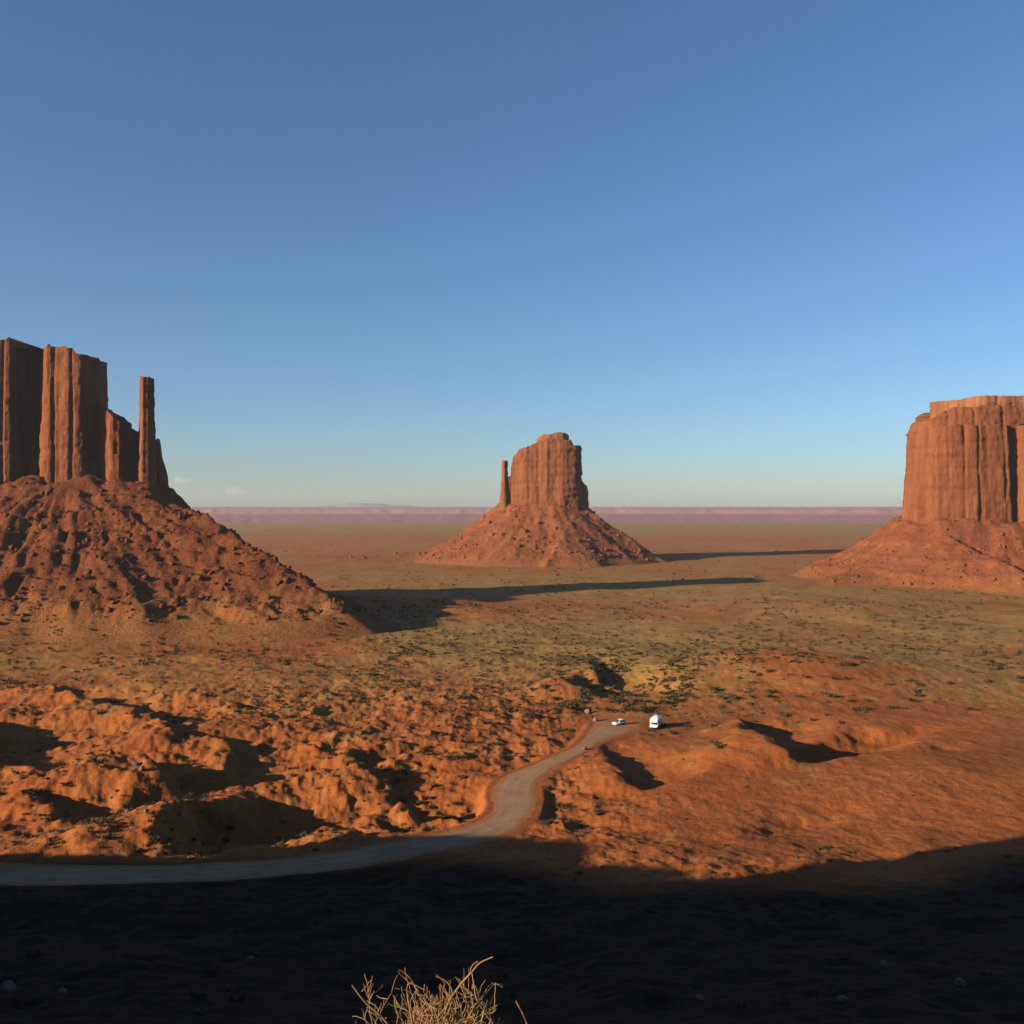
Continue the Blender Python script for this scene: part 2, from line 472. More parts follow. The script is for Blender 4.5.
def build_road():
    m, t, b = nodes('pale graded dirt')
    pos = N(t, 'ShaderNodeNewGeometry').outputs['Position']
    col = ramp(t, noise(t, pos, .12, 6, .65), [(.3, (.20, .112, .062)), (.55, (.25, .152, .09)), (.75, (.27, .145, .072))])
    edge = N(t, 'ShaderNodeAttribute', attribute_name='edge').outputs['Fac']
    f = ramp(t, math_(t, 'ADD', edge, math_(t, 'MULTIPLY', math_(t, 'SUBTRACT', noise(t, pos, .35, 5), .5), .9)), [(.45, 0), (.95, 1)])
    tr = N(t, 'ShaderNodeAttribute', attribute_name='track').outputs['Fac']
    tw = math_(t, 'SINE', math_(t, 'MULTIPLY', math_(t, 'ADD', tr, math_(t, 'MULTIPLY', noise(t, pos, .05, 3), .1)), 25.0))
    tw = math_(t, 'MULTIPLY', ramp(t, tw, [(.2, 0), (.95, .5)]), ramp(t, noise(t, pos, .09, 4), [(.4, .2), (.6, 1)]))
    col = mix(t, tw, col, (.31, .20, .125))
    col = mix(t, ramp(t, noise(t, pos, .3, 5, .7), [(.52, 0), (.7, .6)]), col, (.19, .085, .04))
    col = mix(t, f, col, (.255, .085, .022))
    t.links.new(col, b.inputs['Base Color'])
    bump(t, b, noise(t, pos, 1.2, 4), .4, .2)
    nc = 25
    s = np.linspace(0, 1, nc)
    A, B = rl[:, None, :], rr[:, None, :]
    ext = .04
    ss = (s * (1 + 2 * ext) - ext)[None, :, None]
    wob = (fbm(np.arange(len(rl)) / 3.0, np.zeros(len(rl)), 71, 3) * .05)[:, None, None]
    XY = A + (B - A) * (ss + wob * (2 * ss - 1))
    Z = terr(XY[..., 0], XY[..., 1]) + (.07 - .13 * np.abs(s * 2 - 1) ** 4)[None]
    V = np.concatenate([XY, Z[..., None]], -1).reshape(-1, 3)
    e = np.maximum(np.abs(s * 2 - 1)[None], sst(26, 2, np.arange(len(rl)))[:, None] * .95)
    o = mesh_np('road', V, grid_faces(len(rl), nc)[:, ::-1], m, attrs={'track': np.broadcast_to(s[None], (len(rl), nc)).ravel(), 'edge': e.ravel()})
    tag(o, kind='structure')
build_road()

# ------------------------------------------------------------------ buttes
def chaikin(P, n):
    P = np.asarray(P, float)
    for _ in range(n):
        Q = np.roll(P, -1, 0); P = np.stack([P * .82 + Q * .18, P * .18 + Q * .82], 1).reshape(-1, 2)
    return P

def resample(P, step):
    Q = np.vstack([P, P[:1]]); d = np.hypot(*np.diff(Q, axis=0).T); s = np.concatenate([[0], np.cumsum(d)])
    n = max(12, int(s[-1] / step)); t = np.arange(n) * s[-1] / n
    return np.stack([np.interp(t, s, Q[:, 0]), np.interp(t, s, Q[:, 1])], 1), t, s[-1]

def tower(name, poly, z0, ztop, mat, parent, seed, step=1.3, flute=3.0, taper=3.0, ledge=.5, topn=2.0, foot=0.0):
    """a sheer rock wall round a ground plan (given counter-clockwise), fluted and ledged, closed on top"""
    P, s, Lt = resample(chaikin(poly, 1), step)
    T = np.roll(P, -2, 0) - np.roll(P, 2, 0); T /= np.hypot(*T.T)[:, None] + 1e-9
    Nn = np.stack([T[:, 1], -T[:, 0]], 1)
    zt = ztop(P[:, 0]) if callable(ztop) else np.full(len(P), float(ztop))
    blk = np.floor(s / 7 + fbm(s / 9, s * 0, seed, 2) * 1.5)
    zt = zt + (hash2(blk, blk * 0, seed) - .6) * topn + fbm(s / 4, s * 0, seed + 3, 3) * topn * .4
    hmax = zt.max() - z0
    nz = max(6, int(hmax / step))
    f = np.linspace(0, 1, nz)[:, None]
    Z = z0 + f * (zt[None] - z0)
    sv = np.broadcast_to(s[None], Z.shape)
    wob = fbm(sv / 30, Z / 45, seed + 5, 3) * 1.2
    per = lambda k: sv / k
    b1 = np.floor(sv / 13 + wob * .06 + 7); c1 = hash2(b1, b1 * 0, seed + 7)
    b2 = np.floor(sv / 5.6 + wob * .05 + hash2(b1, b1 * 0 + 3, seed)); z2 = np.floor(Z / 34 + hash2(b2, b2 * 0, seed + 2) * 5); c2 = hash2(b2, z2, seed + 8)
    b3 = np.floor(sv / 2.7 + hash2(b2, z2, seed + 4)); z3 = np.floor(Z / 11 + hash2(b3, b3 * 0, seed + 5) * 7); c3 = hash2(b3, z3, seed + 9)
    fl = ((c1 - .5) * 1.5 + (c2 - .5) * 1.0 + (c3 - .5) * .45) * flute + ridged(per(21.0) + wob * .2, Z / 170, seed + 6, 2) * flute * .5
    fr = sv / 13 + wob * .06 + 7; fr = np.abs(fr - np.round(fr)) * 13
    crack = -np.exp(-(fr / .9) ** 2) * (hash2(np.round(sv / 13 + wob * .06 + 7), b1 * 0, seed + 21) > .45) * 2.2 * flute * np.clip(.4 + vn(Z / 40, b1, seed + 22), 0, 1)
    lay = (vn(Z / 5.0, sv / 80, seed + 11) - .5) * 2 * ledge + (vn(Z / 1.9, sv / 30, seed + 12) - .5) * ledge
    rough = fbm(sv / 2.6, Z / 3.4, seed + 13, 3) * .5 * ledge * 2
    # fade the seam of the noise where the outline closes
    seam = np.minimum(sst(0, 6, sv), sst(0, 6, Lt - sv))
    disp = (fl + crack + rough) * seam + lay - taper * f + foot * (1 - f) ** 3 - np.clip(f - .93, 0, 1) * 18 * min(1, flute / 3)
    X = P[None, :, 0] + Nn[None, :, 0] * disp; Y = P[None, :, 1] + Nn[None, :, 1] * disp
    V = np.stack([X, Y, Z], -1).reshape(-1, 3)
    n = len(P)
    F = [tuple(q) for q in grid_faces(nz, n, True)]
    c = V[-n:].mean(0)
    V = np.vstack([V, [c]]); ci = len(V) - 1
    F += [((nz - 1) * n + k, (nz - 1) * n + (k + 1) % n, ci) for k in range(n)]
    me = mesh_np(name, V, F, mat, parent, smooth=False)
    return me

def poly_dist(x, y, P):
    P = np.asarray(P, float); best = np.full(x.shape, 1e9); inside = np.zeros(x.shape, bool)
    for k in range(len(P)):
        a, b = P[k], P[(k + 1) % len(P)]; d = b - a
        t = np.clip(((x - a[0]) * d[0] + (y - a[1]) * d[1]) / (d @ d), 0, 1)
        best = np.minimum(best, np.hypot(x - a[0] - t * d[0], y - a[1] - t * d[1]))
        cr = ((a[1] > y) != (b[1] > y))
        with np.errstate(divide='ignore', invalid='ignore'):
            xi = (b[0] - a[0]) * (y - a[1]) / (b[1] - a[1]) + a[0]
        inside ^= cr & (x < xi)
    return np.where(inside, -best, best)

def talus(parent, foot, zb, lam, ext, seed, step, gully=4.0, rub=1.5, sink=3.0, terr_amp=0, lin=.25, spurs=(), nblock=1600, bsize=1.3, widen=True, mat=None, gl=0.0):
    mat = mat or M_talus
    """the apron of rubble under the cliffs, gullied by run-off"""
    P = np.asarray(foot, float); c = P.mean(0)
    x0, y0 = P.min(0) - ext; x1, y1 = P.max(0) + ext
    xs = np.arange(x0, x1, step); ys = np.arange(y0, y1, step)
    X, Y = np.meshgrid(xs, ys)
    D = poly_dist(X, Y, P)
    Dp = np.maximum(D, 0)
    ang = np.arctan2(Y - c[1], X - c[0])
    rr_ = np.hypot(X - c[0], Y - c[1])
    Dw = Dp * (1 + .16 * fbm(ang * 2.2, Dp / 200, seed, 3))
    if spurs and widen: Dw = Dw * (1 + .45 * np.exp(-((ang - .35) / .75) ** 2))
    h = (zb + sink) * ((1 - lin) * np.exp(-Dw / lam) + lin * np.clip(1 - Dw / (lam * 2.1), 0, 1)) - sink
    for sx0, sy0, sdx, sdy, sp, slo in spurs:          # rubble ridges running down from a corner of the cliffs
        sl = math.hypot(sdx, sdy); sdx, sdy = sdx / sl, sdy / sl
        wig = fbm(X / 50, Y / 50, seed + 14, 3) * 7
        a = (X - sx0) * sdx + (Y - sy0) * sdy; b = -(X - sx0) * sdy + (Y - sy0) * sdx + wig * sst(0, 40, a)
        slo = slo * (1 - .55 * sst(110, 215, a)); hs = np.interp(a, [p[0] for p in sp], [p[1] for p in sp]) - slo * np.where(b > 0, 1.15, 1) * (np.sqrt(b * b + 9) - 3) - np.maximum(-a, 0) * .8
        k_ = 4.0; hh_ = np.clip(.5 + .5 * (hs - h) / k_, 0, 1); h = h * (1 - hh_) + hs * hh_ + k_ * hh_ * (1 - hh_)
    h = np.maximum(h, -sink)
    h = h + (fbm(X / 16, Y / 16, seed + 16, 4) * 7 - 1.0) * np.exp(-Dp / 22) * sst(6, 20, h)
    env = (.3 + .7 * sst(0, 25, Dp)) * sst(-2, 12, h) * sst(-12, -2, D)
    arc = ang * (P.max(0) - P.min(0)).mean() * .9
    wp = fbm(X / 40, Y / 40, seed + 2, 3)
    wp2 = fbm(X / 25, Y / 25, seed + 5, 3)
    h = h + (ridged(arc / 30 + wp * .5, Dp / 170, seed + 3, 2) * gully * .9 + ridged(arc / 12 + wp * .6, Dp / 110, seed + 4, 2) * gully * .7 + ridged(arc / 5.5 + wp2 * .5, Dp / 40, seed + 12, 2) * gully * .3) * env
    if terr_amp:
        hn = h / 13 + wp * .35
        h = h + terr_amp * (sst(.55, .95, hn - np.floor(hn)) - .5) * env
    h = h + (ridged(X / 17, Y / 17, seed + 6, 5) - .2) * rub * .28 * env + fbm(X / 5, Y / 5, seed + 8, 4, .85) * rub * .5 * env
    rk = vn(X / 3.3, Y / 3.3, seed + 10); h = h + np.clip(rk - .66, 0, .2) * 5 * rub * .5 * env
    h = np.where(D < -6, h + 2, h)
    g = terr(X, Y) if False else fbm(X / 260, Y / 200, 21, 4) * 2.2 * sst(450, 900, np.hypot(X, Y))
    h = h + g * (h > -2)
    veg = np.clip(.12 + .22 * (1 - sst(0, 7, h)) + fbm(X / 30, Y / 30, seed + 9, 3) * .3, 0, 1)
    keep = (h > -sink + .15)
    V = np.stack([X, Y, h], -1).reshape(-1, 3)
    F = grid_faces(len(ys), len(xs))
    kf = keep.ravel()[F].any(1)
    F = F[kf]
    idx, inv = np.unique(F, return_inverse=True)
    o = mesh_np('talus_slope', V[idx], inv.reshape(F.shape), mat, parent, attrs={'veg': veg.ravel()[idx], 'shade_or_foot': (1 - sst(gl - 1, gl + 15, h + fbm(X / 12, Y / 12, seed + 30, 3) * 9)).ravel()[idx]})
    # fallen blocks
    rg = np.random.default_rng(seed); cand_ = np.argwhere((h > 3) & (D > 1))
    pk = cand_[rg.integers(0, len(cand_), nblock)]
    RV = []; base_ = np.array([(x, y, z) for x in (-1, 1) for y in (-1, 1) for z in (-1, 1)], float)
    RF = []
    cf = np.array([(0, 1, 3, 2), (4, 6, 7, 5), (0, 4, 5, 1), (2, 3, 7, 6), (0, 2, 6, 4), (1, 5, 7, 3)])
    for q, (a, b) in enumerate(pk):
        sz = bsize * (.4 + 1.8 * rg.random() ** 4); B = base_ * (1 + rg.normal(size=(8, 3)) * .22) * rg.uniform(.55, 1.2, 3)
        rot = np.linalg.qr(rg.normal(size=(3, 3)))[0]
        RV.append(B @ rot * sz + [X[a, b], Y[a, b], h[a, b] + sz * .25]); RF.append(cf + 8 * q)
    rb = mesh_np('rubble', np.concatenate(RV), np.concatenate(RF), mat, parent, smooth=False); rb['kind'] = 'stuff'
    return o, (X, Y, h)

def talus_material(name, k=1.0):
    m, t, b = nodes(name)
    pos = N(t, 'ShaderNodeNewGeometry').outputs['Position']
    veg = N(t, 'ShaderNodeAttribute', attribute_name='veg').outputs['Fac']
    col = ramp(t, noise(t, pos, .05, 6, .65), [(.3, (.13, .038, .014)), (.5, (.185, .057, .019)), (.7, (.24, .083, .028))])
    col = mix(t, ramp(t, noise(t, pos, .22, 5, .7), [(.45, 0), (.66, .75)]), col, (.11, .035, .016))
    col = mix(t, ramp(t, noise(t, scaled(t, pos, (.1, .1, 1)), .16, 4), [(.5, 0), (.65, .5)]), col, (.15, .052, .026))
    f = ramp(t, math_(t, 'ADD', veg, math_(t, 'MULTIPLY', math_(t, 'SUBTRACT', noise(t, pos, .15, 5, .7), .5), 1.4)), [(.35, 0), (.85, 1)])
    col = mix(t, f, col, (.19, .108, .03))
    sp = ramp(t, noise(t, pos, .4, 3, .75), [(.58, 0), (.7, .6)])
    col = mix(t, sp, col, (.05, .03, .016))
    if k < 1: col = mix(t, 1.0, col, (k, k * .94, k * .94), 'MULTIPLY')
    low = N(t, 'ShaderNodeAttribute', attribute_name='shade_or_foot').outputs['Fac']
    plain = ramp(t, noise(t, pos, .12, 6, .7), [(.35, (.20, .062, .018)), (.5, (.185, .073, .021)), (.65, (.195, .098, .029))])
    plain = mix(t, ramp(t, noise(t, pos, .16, 5, .75), [(.5, 0), (.62, .5)]), plain, (.105, .052, .02))
    col = mix(t, low, col, plain)
    t.links.new(col, b.inputs['Base Color'])
    bump(t, b, noise(t, pos, .4, 6, .7), .9, 1.8)
    return m
M_talus = talus_material('red talus rubble')
M_talus_shaded = talus_material('shade-tinted talus rubble', .74)  # darkened copy of the talus: its weaker sunlight is put into the colour

def prof(*pts):
    xs = [p[0] for p in pts]; zs = [p[1] for p in pts]
    return lambda x: np.interp(x, xs, zs)

# left: the butte with the free-standing finger of rock
WS = .925
wb = empty('sandstone_butte', (0, 0, CAMZ * (1 - WS))); wb.scale = (WS, WS, WS)
tag(wb, 'red sandstone butte cut by the left edge, black clefts and tall free-standing finger', 'butte', 'sandstone buttes')
foot_w = [(-388, 666), (-352, 661), (-300, 664), (-258, 671), (-250, 692), (-290, 722), (-385, 700)]
TW = talus(wb, foot_w, 87, 72, 250, 101, 1.5, mat=M_talus_shaded, gl=6.5, gully=4.6, rub=2.6, sink=12, terr_amp=2.6, lin=.45, nblock=2600, bsize=.8, spurs=[(-262, 682, .84, -.545, [(0, 81), (107, 39), (172, 15), (196, 5), (216, -5), (250, -14), (300, -24)], .46)])[1]
tower('cliff', [(-379, 694), (-378, 670), (-370, 667), (-353, 666), (-350, 672), (-352, 698), (-338, 702), (-336, 673), (-328, 668), (-320, 669), (-312, 667), (-303, 668), (-301, 673), (-301, 700), (-302, 716), (-312, 719), (-345, 713), (-378, 697)], 62,
      prof((-440, 191), (-353, 189), (-350, 184), (-325, 183.5), (-311, 182), (-306, 178)), M_cliff, wb, 213, .9, flute=1.15, taper=2.0, ledge=.45, topn=3.5)
tower('buttress', [(-304, 682), (-299, 678), (-295, 682), (-295, 694), (-304, 696)], 60, prof((-304, 106), (-296, 98)), M_cliff, wb, 215, .9, flute=.6, taper=1.2, ledge=.4)
tower('buttress', [(-290, 676), (-284, 671), (-276, 673), (-275, 694), (-306, 708), (-306, 690)], 58, prof((-306, 146), (-296, 142), (-286, 137), (-277, 131)), M_cliff, wb, 221, .9, flute=.8, taper=1.5, ledge=.4)
tower('buttress', [(-284, 694), (-275, 690), (-267, 693), (-266, 706), (-284, 708)], 56, prof((-284, 129), (-268, 122)), M_cliff, wb, 231, 1.0, flute=.7, taper=1.2, ledge=.4)
tower('spire', [(-269, 682), (-264, 676), (-258, 678), (-257, 689), (-262, 692), (-268, 690)], 56, prof((-269, 164), (-258, 163)), M_cliff, wb, 241, .8, flute=.5, taper=1.0, ledge=.35, topn=1.2, foot=2)
tower('buttress', [(-262, 690), (-256, 688), (-251, 692), (-251, 704), (-262, 704)], 52, prof((-262, 120), (-257, 104), (-252, 88)), M_cliff, wb, 251, .9, flute=.6, taper=2, ledge=.4)

# middle: the far butte with the thin thumb on its left shoulder
eb = empty('sandstone_butte', (0, 0, 0))
tag(eb, 'small far red butte in the middle with thin rock thumb at its left', 'butte', 'sandstone buttes')
foot_e = [(-18, 1250), (10, 1225), (60, 1215), (92, 1232), (100, 1275), (60, 1310), (0, 1300)]
talus(eb, foot_e, 74, 54, 230, 301, 2.4, gully=2.2, rub=2.4, sink=4, lin=.6, nblock=1200, bsize=.95, spurs=[(88, 1228, .93, -.36, [(0, 70), (50, 40), (100, 6), (125, -3), (200, -20)], .5), (-14, 1246, -1, -.04, [(0, -12), (50, 4), (90, 11), (150, 8), (215, 3), (250, -4)], .3)])
ex = lambda px: (px - 512) / FPX * 1240
ez_ = lambda py: CAMZ - (py - HOR) / FPX * 1240
tower('cliff', [(-3, 1238), (14, 1222), (60, 1214), (84, 1218), (89, 1226), (92, 1242), (90, 1285), (60, 1300), (0, 1290)], 55,
      prof((-4, ez_(466)), (1, ez_(456)), (8, ez_(450)), (20, ez_(447)), (24, ez_(444)), (36, ez_(441)), (40, ez_(440)), (76, ez_(440)), (80, ez_(446)), (100, ez_(447))), M_cliff, eb, 311, 1.8, flute=1.3, taper=1.5, ledge=.9, topn=3.5, foot=1)
tower('cap_rock', [(30, 1240), (50, 1232), (70, 1234), (78, 1248), (70, 1275), (36, 1272)], 150, prof((30, ez_(439)), (40, ez_(434.5)), (72, ez_(432)), (78, ez_(434))), M_cap, eb, 321, 2.0, flute=.8, taper=2, ledge=.8, topn=1.5)
tower('thumb', [(-16, 1240), (-10, 1236), (-4, 1240), (-5, 1252), (-14, 1254)], 55, prof((-16, ez_(460)), (-8, ez_(461))), M_cliff, eb, 331, 1.6, flute=.7, taper=2.2, ledge=.5, topn=1.5, foot=3)
tower('shoulder', [(-15, 1246), (-4, 1238), (10, 1236), (12, 1270), (-14, 1270)], 55, prof((-15, ez_(478)), (10, ez_(474))), M_cliff, eb, 341, 1.8, flute=1.0, taper=2, ledge=.6)
tower('shoulder', [(88, 1240), (97, 1240), (103, 1250), (100, 1275), (88, 1275)], 50, prof((88, ez_(480)), (102, ez_(486))), M_cliff, eb, 351, 1.8, flute=.9, taper=3, ledge=.6)

# right: the massive flat-topped butte
mb_ = empty('sandstone_butte', (0, 0, 0))
tag(mb_, 'massive orange butte cut by the right edge, stepped flat top and fluted walls', 'butte', 'sandstone buttes')
MD = 880.0
mx = lambda px: (px - 512) / FPX * MD
mz = lambda py: CAMZ - (py - HOR) / FPX * MD
foot_m = [(374, 892), (392, 872), (450, 862), (560, 870), (590, 930), (540, 1000), (410, 990), (372, 940)]
talus(mb_, foot_m, 58, 40, 200, 401, 2.0, gully=1.8, rub=1.8, sink=3, terr_amp=1.0, lin=.5, nblock=1400, bsize=.65, spurs=[(384, 884, -1, -.3, [(0, 50), (25, 37), (65, 13), (120, 4), (170, -3)], .25)], widen=False)
tower('cliff', [(380, 892), (396, 877), (430, 872), (454, 873), (462, 875), (464, 883), (467, 883), (469, 870), (484, 866), (560, 874), (585, 930), (540, 990), (416, 985), (380, 930)], 38,
      prof((355, mz(431)), (384, mz(429)), (400, mz(425)), (600, mz(422))), M_cliff, mb_, 411, 1.5, flute=1.1, taper=5, ledge=.6, topn=2.0, foot=2)
tower('upper_ledge', [(394, 900), (408, 889), (440, 884), (560, 890), (570, 930), (530, 970), (410, 965), (384, 930)], 140,
      prof((392, mz(417)), (402, mz(411)), (414, mz(405)), (600, mz(403))), M_cliff, mb_, 421, 1.6, flute=1.2, taper=5, ledge=1.0, topn=1.5)
tower('cap_rock', [(434, 910), (444, 898), (470, 894), (550, 898), (560, 930), (520, 955), (430, 955), (408, 935)], 150,
      prof((430, mz(395)), (440, mz(393)), (455, mz(393)), (600, mz(394))), M_cap, mb_, 431, 1.6, flute=1.0, taper=2, ledge=.8, topn=1.0)

# ------------------------------------------------------------------ far hills along the horizon
def far_hills(name, R, zlo, zhi, run, seed, a0, a1, col0, col1, steps):
    m, t, b = nodes(name + ' rock')
    pos = N(t, 'ShaderNodeNewGeometry').outputs['Position']
    c = ramp(t, noise(t, scaled(t, pos, (.15, .15, .6)), .02, 4), [(.3, col0), (.7, col1)])  # distance haze put into the rock colour as a purple-pink tint
    t.links.new(c, b.inputs['Base Color'])
    th = np.radians(np.linspace(a0, a1, 900))
    f = np.linspace(0, 1, 26)[:, None]
    nz = zlo + (zhi - zlo) * (vn(th * 14, th * 0, seed) * .3 + .7 + .12 * (vn(th * 60, th * 0, seed + 1) - .5))[None]
    st = np.clip(steps(f), 0, 1)
    rr_ = R + run * f + (fbm(th * 30, th * 0, seed + 2, 4) * run * .1)[None] * (1 - .3 * f) + fbm(th[None] * 150 + f * 0, f * 3 + th[None] * 0, seed + 4, 3) * run * .05
    Z = -3 + (nz + 3) * st
    X = rr_ * np.sin(th); Y = rr_ * np.cos(th)
    V = np.stack([X, Y, Z], -1).reshape(-1, 3)
    o = mesh_np(name, V, grid_faces(26, 900)[:, ::-1], m)
    tag(o, kind='structure')
far_hills('hills', 4300, 26, 34, 700, 501, -70, 70, (.20, .10, .095), (.21, .105, .10), lambda f: f ** .8)
far_hills('hills', 6300, 66, 72, 900, 511, -75, 75, (.27, .125, .115), (.28, .13, .12), lambda f: np.interp(f, [0, .5, .6, .9, 1], [0, .5, .72, .9, 1]))

def dome_hill():
    n = 80; xs = np.linspace(-1, 1, n)
    X, Y = np.meshgrid(xs, np.linspace(-1, 1, 20))
    Z = np.clip(1 - X ** 2 - Y ** 2 * .8, 0, 1) ** .8 * (.8 + .3 * vn(X * 5, Y * 2, 5))
    V = np.stack([-1290 + X * 620, 8300 + Y * 300, 40 + Z * 66], -1).reshape(-1, 3)
    o = mesh_np('hills', V, grid_faces(20, n), plain_material('haze-tinted far mountain', (.20, .22, .26), .9, .1))  # blue of the far air painted into the mountain's own colour
    tag(o, kind='structure')
dome_hill()

# ------------------------------------------------------------------ scrub
rng = np.random.default_rng(7)
def leaf_cloud(n, rad, hgt, ls, rg, flat=.5):
    """leaf-sized quads through a dome-shaped bush"""
    lobes = rg.normal(size=(6, 3)) * [.42, .42, .18] + [0, 0, .45]
    c = lobes[rg.integers(0, 6, n)] + rg.normal(size=(n, 3)) * [.27, .27, .2]
    c[:, 2] = np.abs(c[:, 2]); c = c * [rad, rad, hgt]
    a = rg.normal(size=(n, 3)); a /= np.linalg.norm(a, axis=1)[:, None]
    b = np.cross(a, rg.normal(size=(n, 3))); b /= np.linalg.norm(b, axis=1)[:, None]
    s = (ls * rg.uniform(.6, 1.4, n))[:, None]
    V = np.stack([c - a * s - b * s * flat, c + a * s - b * s * flat, c + a * s + b * s * flat, c - a * s + b * s * flat], 1)
    return V.reshape(-1, 3)
def quads(n): return np.arange(4 * n).reshape(-1, 4)

cand = []
def sprinkle(n, x0, x1, y0, y1, r0, r1, p=1.0):
    px = rng.uniform(x0, x1, n * 3); py = y0 + (y1 - y0) * rng.uniform(0, 1, n * 3) ** p
    keep = vn(px / 26, py / 12, 77) + .25 * rng.uniform(-1, 1, n * 3) > .42
    px, py = px[keep][:n], py[keep][:n]
    h = hit(px, py)
    r = r0 + (r1 - r0) * rng.uniform(0, 1, len(px)) ** 2.2
    for (X, Y, Z), q in zip(h, r): cand.append((X, Y, q))
sprinkle(420, -60, 340, 655, 850, .45, 1.15)
sprinkle(360, 330, 600, 650, 830, .45, 1.2)
sprinkle(150, 540, 720, 655, 735, .6, 1.6)
sprinkle(110, 700, 1060, 640, 725, .7, 1.9)
sprinkle(150, 540, 1060, 730, 885, .25, .6)
sprinkle(2600, -80, 1100, 600, 665, .6, 1.5)
sprinkle(1500, -80, 420, 610, 720, .4, 1.2)
sprinkle(900, 350, 760, 640, 720, .4, 1.2)
sprinkle(260, 555, 700, 655, 715, .8, 1.7)
sprinkle(900, -80, 1100, 575, 612, .7, 1.6)
sprinkle(500, 200, 1000, 535, 580, .8, 2.0)
sprinkle(170, 90, 225, 765, 852, .4, .9)
sprinkle(200, -60, 340, 690, 850, .3, .8)
for px, py, r in [(462, 701, 1.8), (470, 741, 1.5), (497, 742, 1.6), (530, 720, 2.2), (488, 725, 1.3), (452, 737, 1.2), (524, 745, 1.4), (455, 758, 1.9), (640, 655, 1.8), (715, 690, 1.6),
                  (997, 665, 1.9), (988, 680, 2.0), (1020, 677, 1.9), (910, 649, 1.7), (950, 682, 1.7), (970, 710, 1.5), (770, 697, 1.5), (832, 697, 1.6), (855, 710, 1.5), (720, 758, 1.6), (715, 755, 1.2), (815, 717, 1.3), (890, 708, 1.5), (912, 701, 1.6), (828, 849, .8), (819, 851, .7), (850, 853, .6), (828, 868, .7)]:
    h = hit(px, py)[0]; cand.append((h[0], h[1], r))
cand = np.array(cand)
rm = road_mask(cand[:, 0], cand[:, 1])
tal = poly_dist(cand[:, 0], cand[:, 1], foot_w)
cand = cand[(rm < .05)]
# on the dark bluff
k = 110
px = rng.uniform(-40, 1060, k); py = rng.uniform(895, 1040, k)
hb = hit(px, py)
bl = np.stack([hb[:, 0], hb[:, 1], rng.uniform(.25, .7, k)], 1)
def talus_z(x, y):
    """height of the left talus where it lies over the ground"""
    X, Y, h = TW
    x = x / WS; y = y / WS; h = h * WS + CAMZ * (1 - WS)
    i = np.round((y - Y[0, 0]) / (Y[1, 0] - Y[0, 0])).astype(int); j = np.round((x - X[0, 0]) / (X[0, 1] - X[0, 0])).astype(int)
    ok = (i >= 0) & (i < h.shape[0]) & (j >= 0) & (j < h.shape[1])
    return np.where(ok, h[np.clip(i, 0, h.shape[0] - 1), np.clip(j, 0, h.shape[1] - 1)], -99)
def zz(x, y): return np.maximum(terr(x, y), talus_z(x, y))
app = cand[:, 2] / cand[:, 1]
order = np.argsort(-app)
ind = np.vstack([cand[order[:225]], bl[:70]])
rest = cand[order[225:]]
proto = []
for q in range(5):
    rg = np.random.default_rng(100 + q)
    n = 150
    proto.append((leaf_cloud(n, 1.0, 1.0, .15, rg), quads(n)))
first = {}
zi = zz(ind[:, 0], ind[:, 1])
for q, (x, y, r) in enumerate(ind):
    kd = q % 5
    if kd not in first:
        o = mesh_np('scrub_bush', proto[kd][0], proto[kd][1], M_bush, smooth=False); first[kd] = o
    else:
        o = first[kd].copy(); COL.objects.link(o)
    o.location = (x, y, zi[q] - .08 * r); o.rotation_euler = (0, 0, rng.uniform(0, 6.28))
    o.scale = (r, r * rng.uniform(.8, 1.2), r * rng.uniform(.65, .95))
    pxx = 512 + FPX * x / y
    if q >= 225: lb, gp = 'dark low scrub bush on the shaded slope in the foreground', 'bushes on the shaded foreground slope'
    elif y < 330 and pxx > 520 + (y < 250) * 20: lb, gp = 'dark scrub bush on the orange sand right of the dirt road', 'bushes right of the dirt road'
    elif pxx < 330: lb, gp = 'dark scrub bush among the shadowed gullies at the left', 'bushes among the left gullies'
    elif y < 330: lb, gp = 'dark scrub bush on the orange ground just left of the dirt road', 'bushes left of the dirt road'
    elif pxx > 690: lb, gp = 'dark green bush dotting the olive flats below the right butte', 'bushes on the right flats'
    else: lb, gp = 'dark scrub bush on the olive flat beyond the head of the road', 'bushes beyond the head of the road'
    tag(o, lb, 'bush', gp)
zr = zz(rest[:, 0], rest[:, 1])
VS = []
for (x, y, r), z in zip(rest, zr):
    nl = 26
    VS.append(leaf_cloud(nl, r, r * .8, .27 * r, rng) + [x, y, z - .05])
VS = np.concatenate(VS)
o = mesh_np('scrub_cover', VS, quads(len(VS) // 4), M_bush, smooth=False)
tag(o, 'countless far specks of dark scrub over the valley floor', 'scrub', kind='stuff')

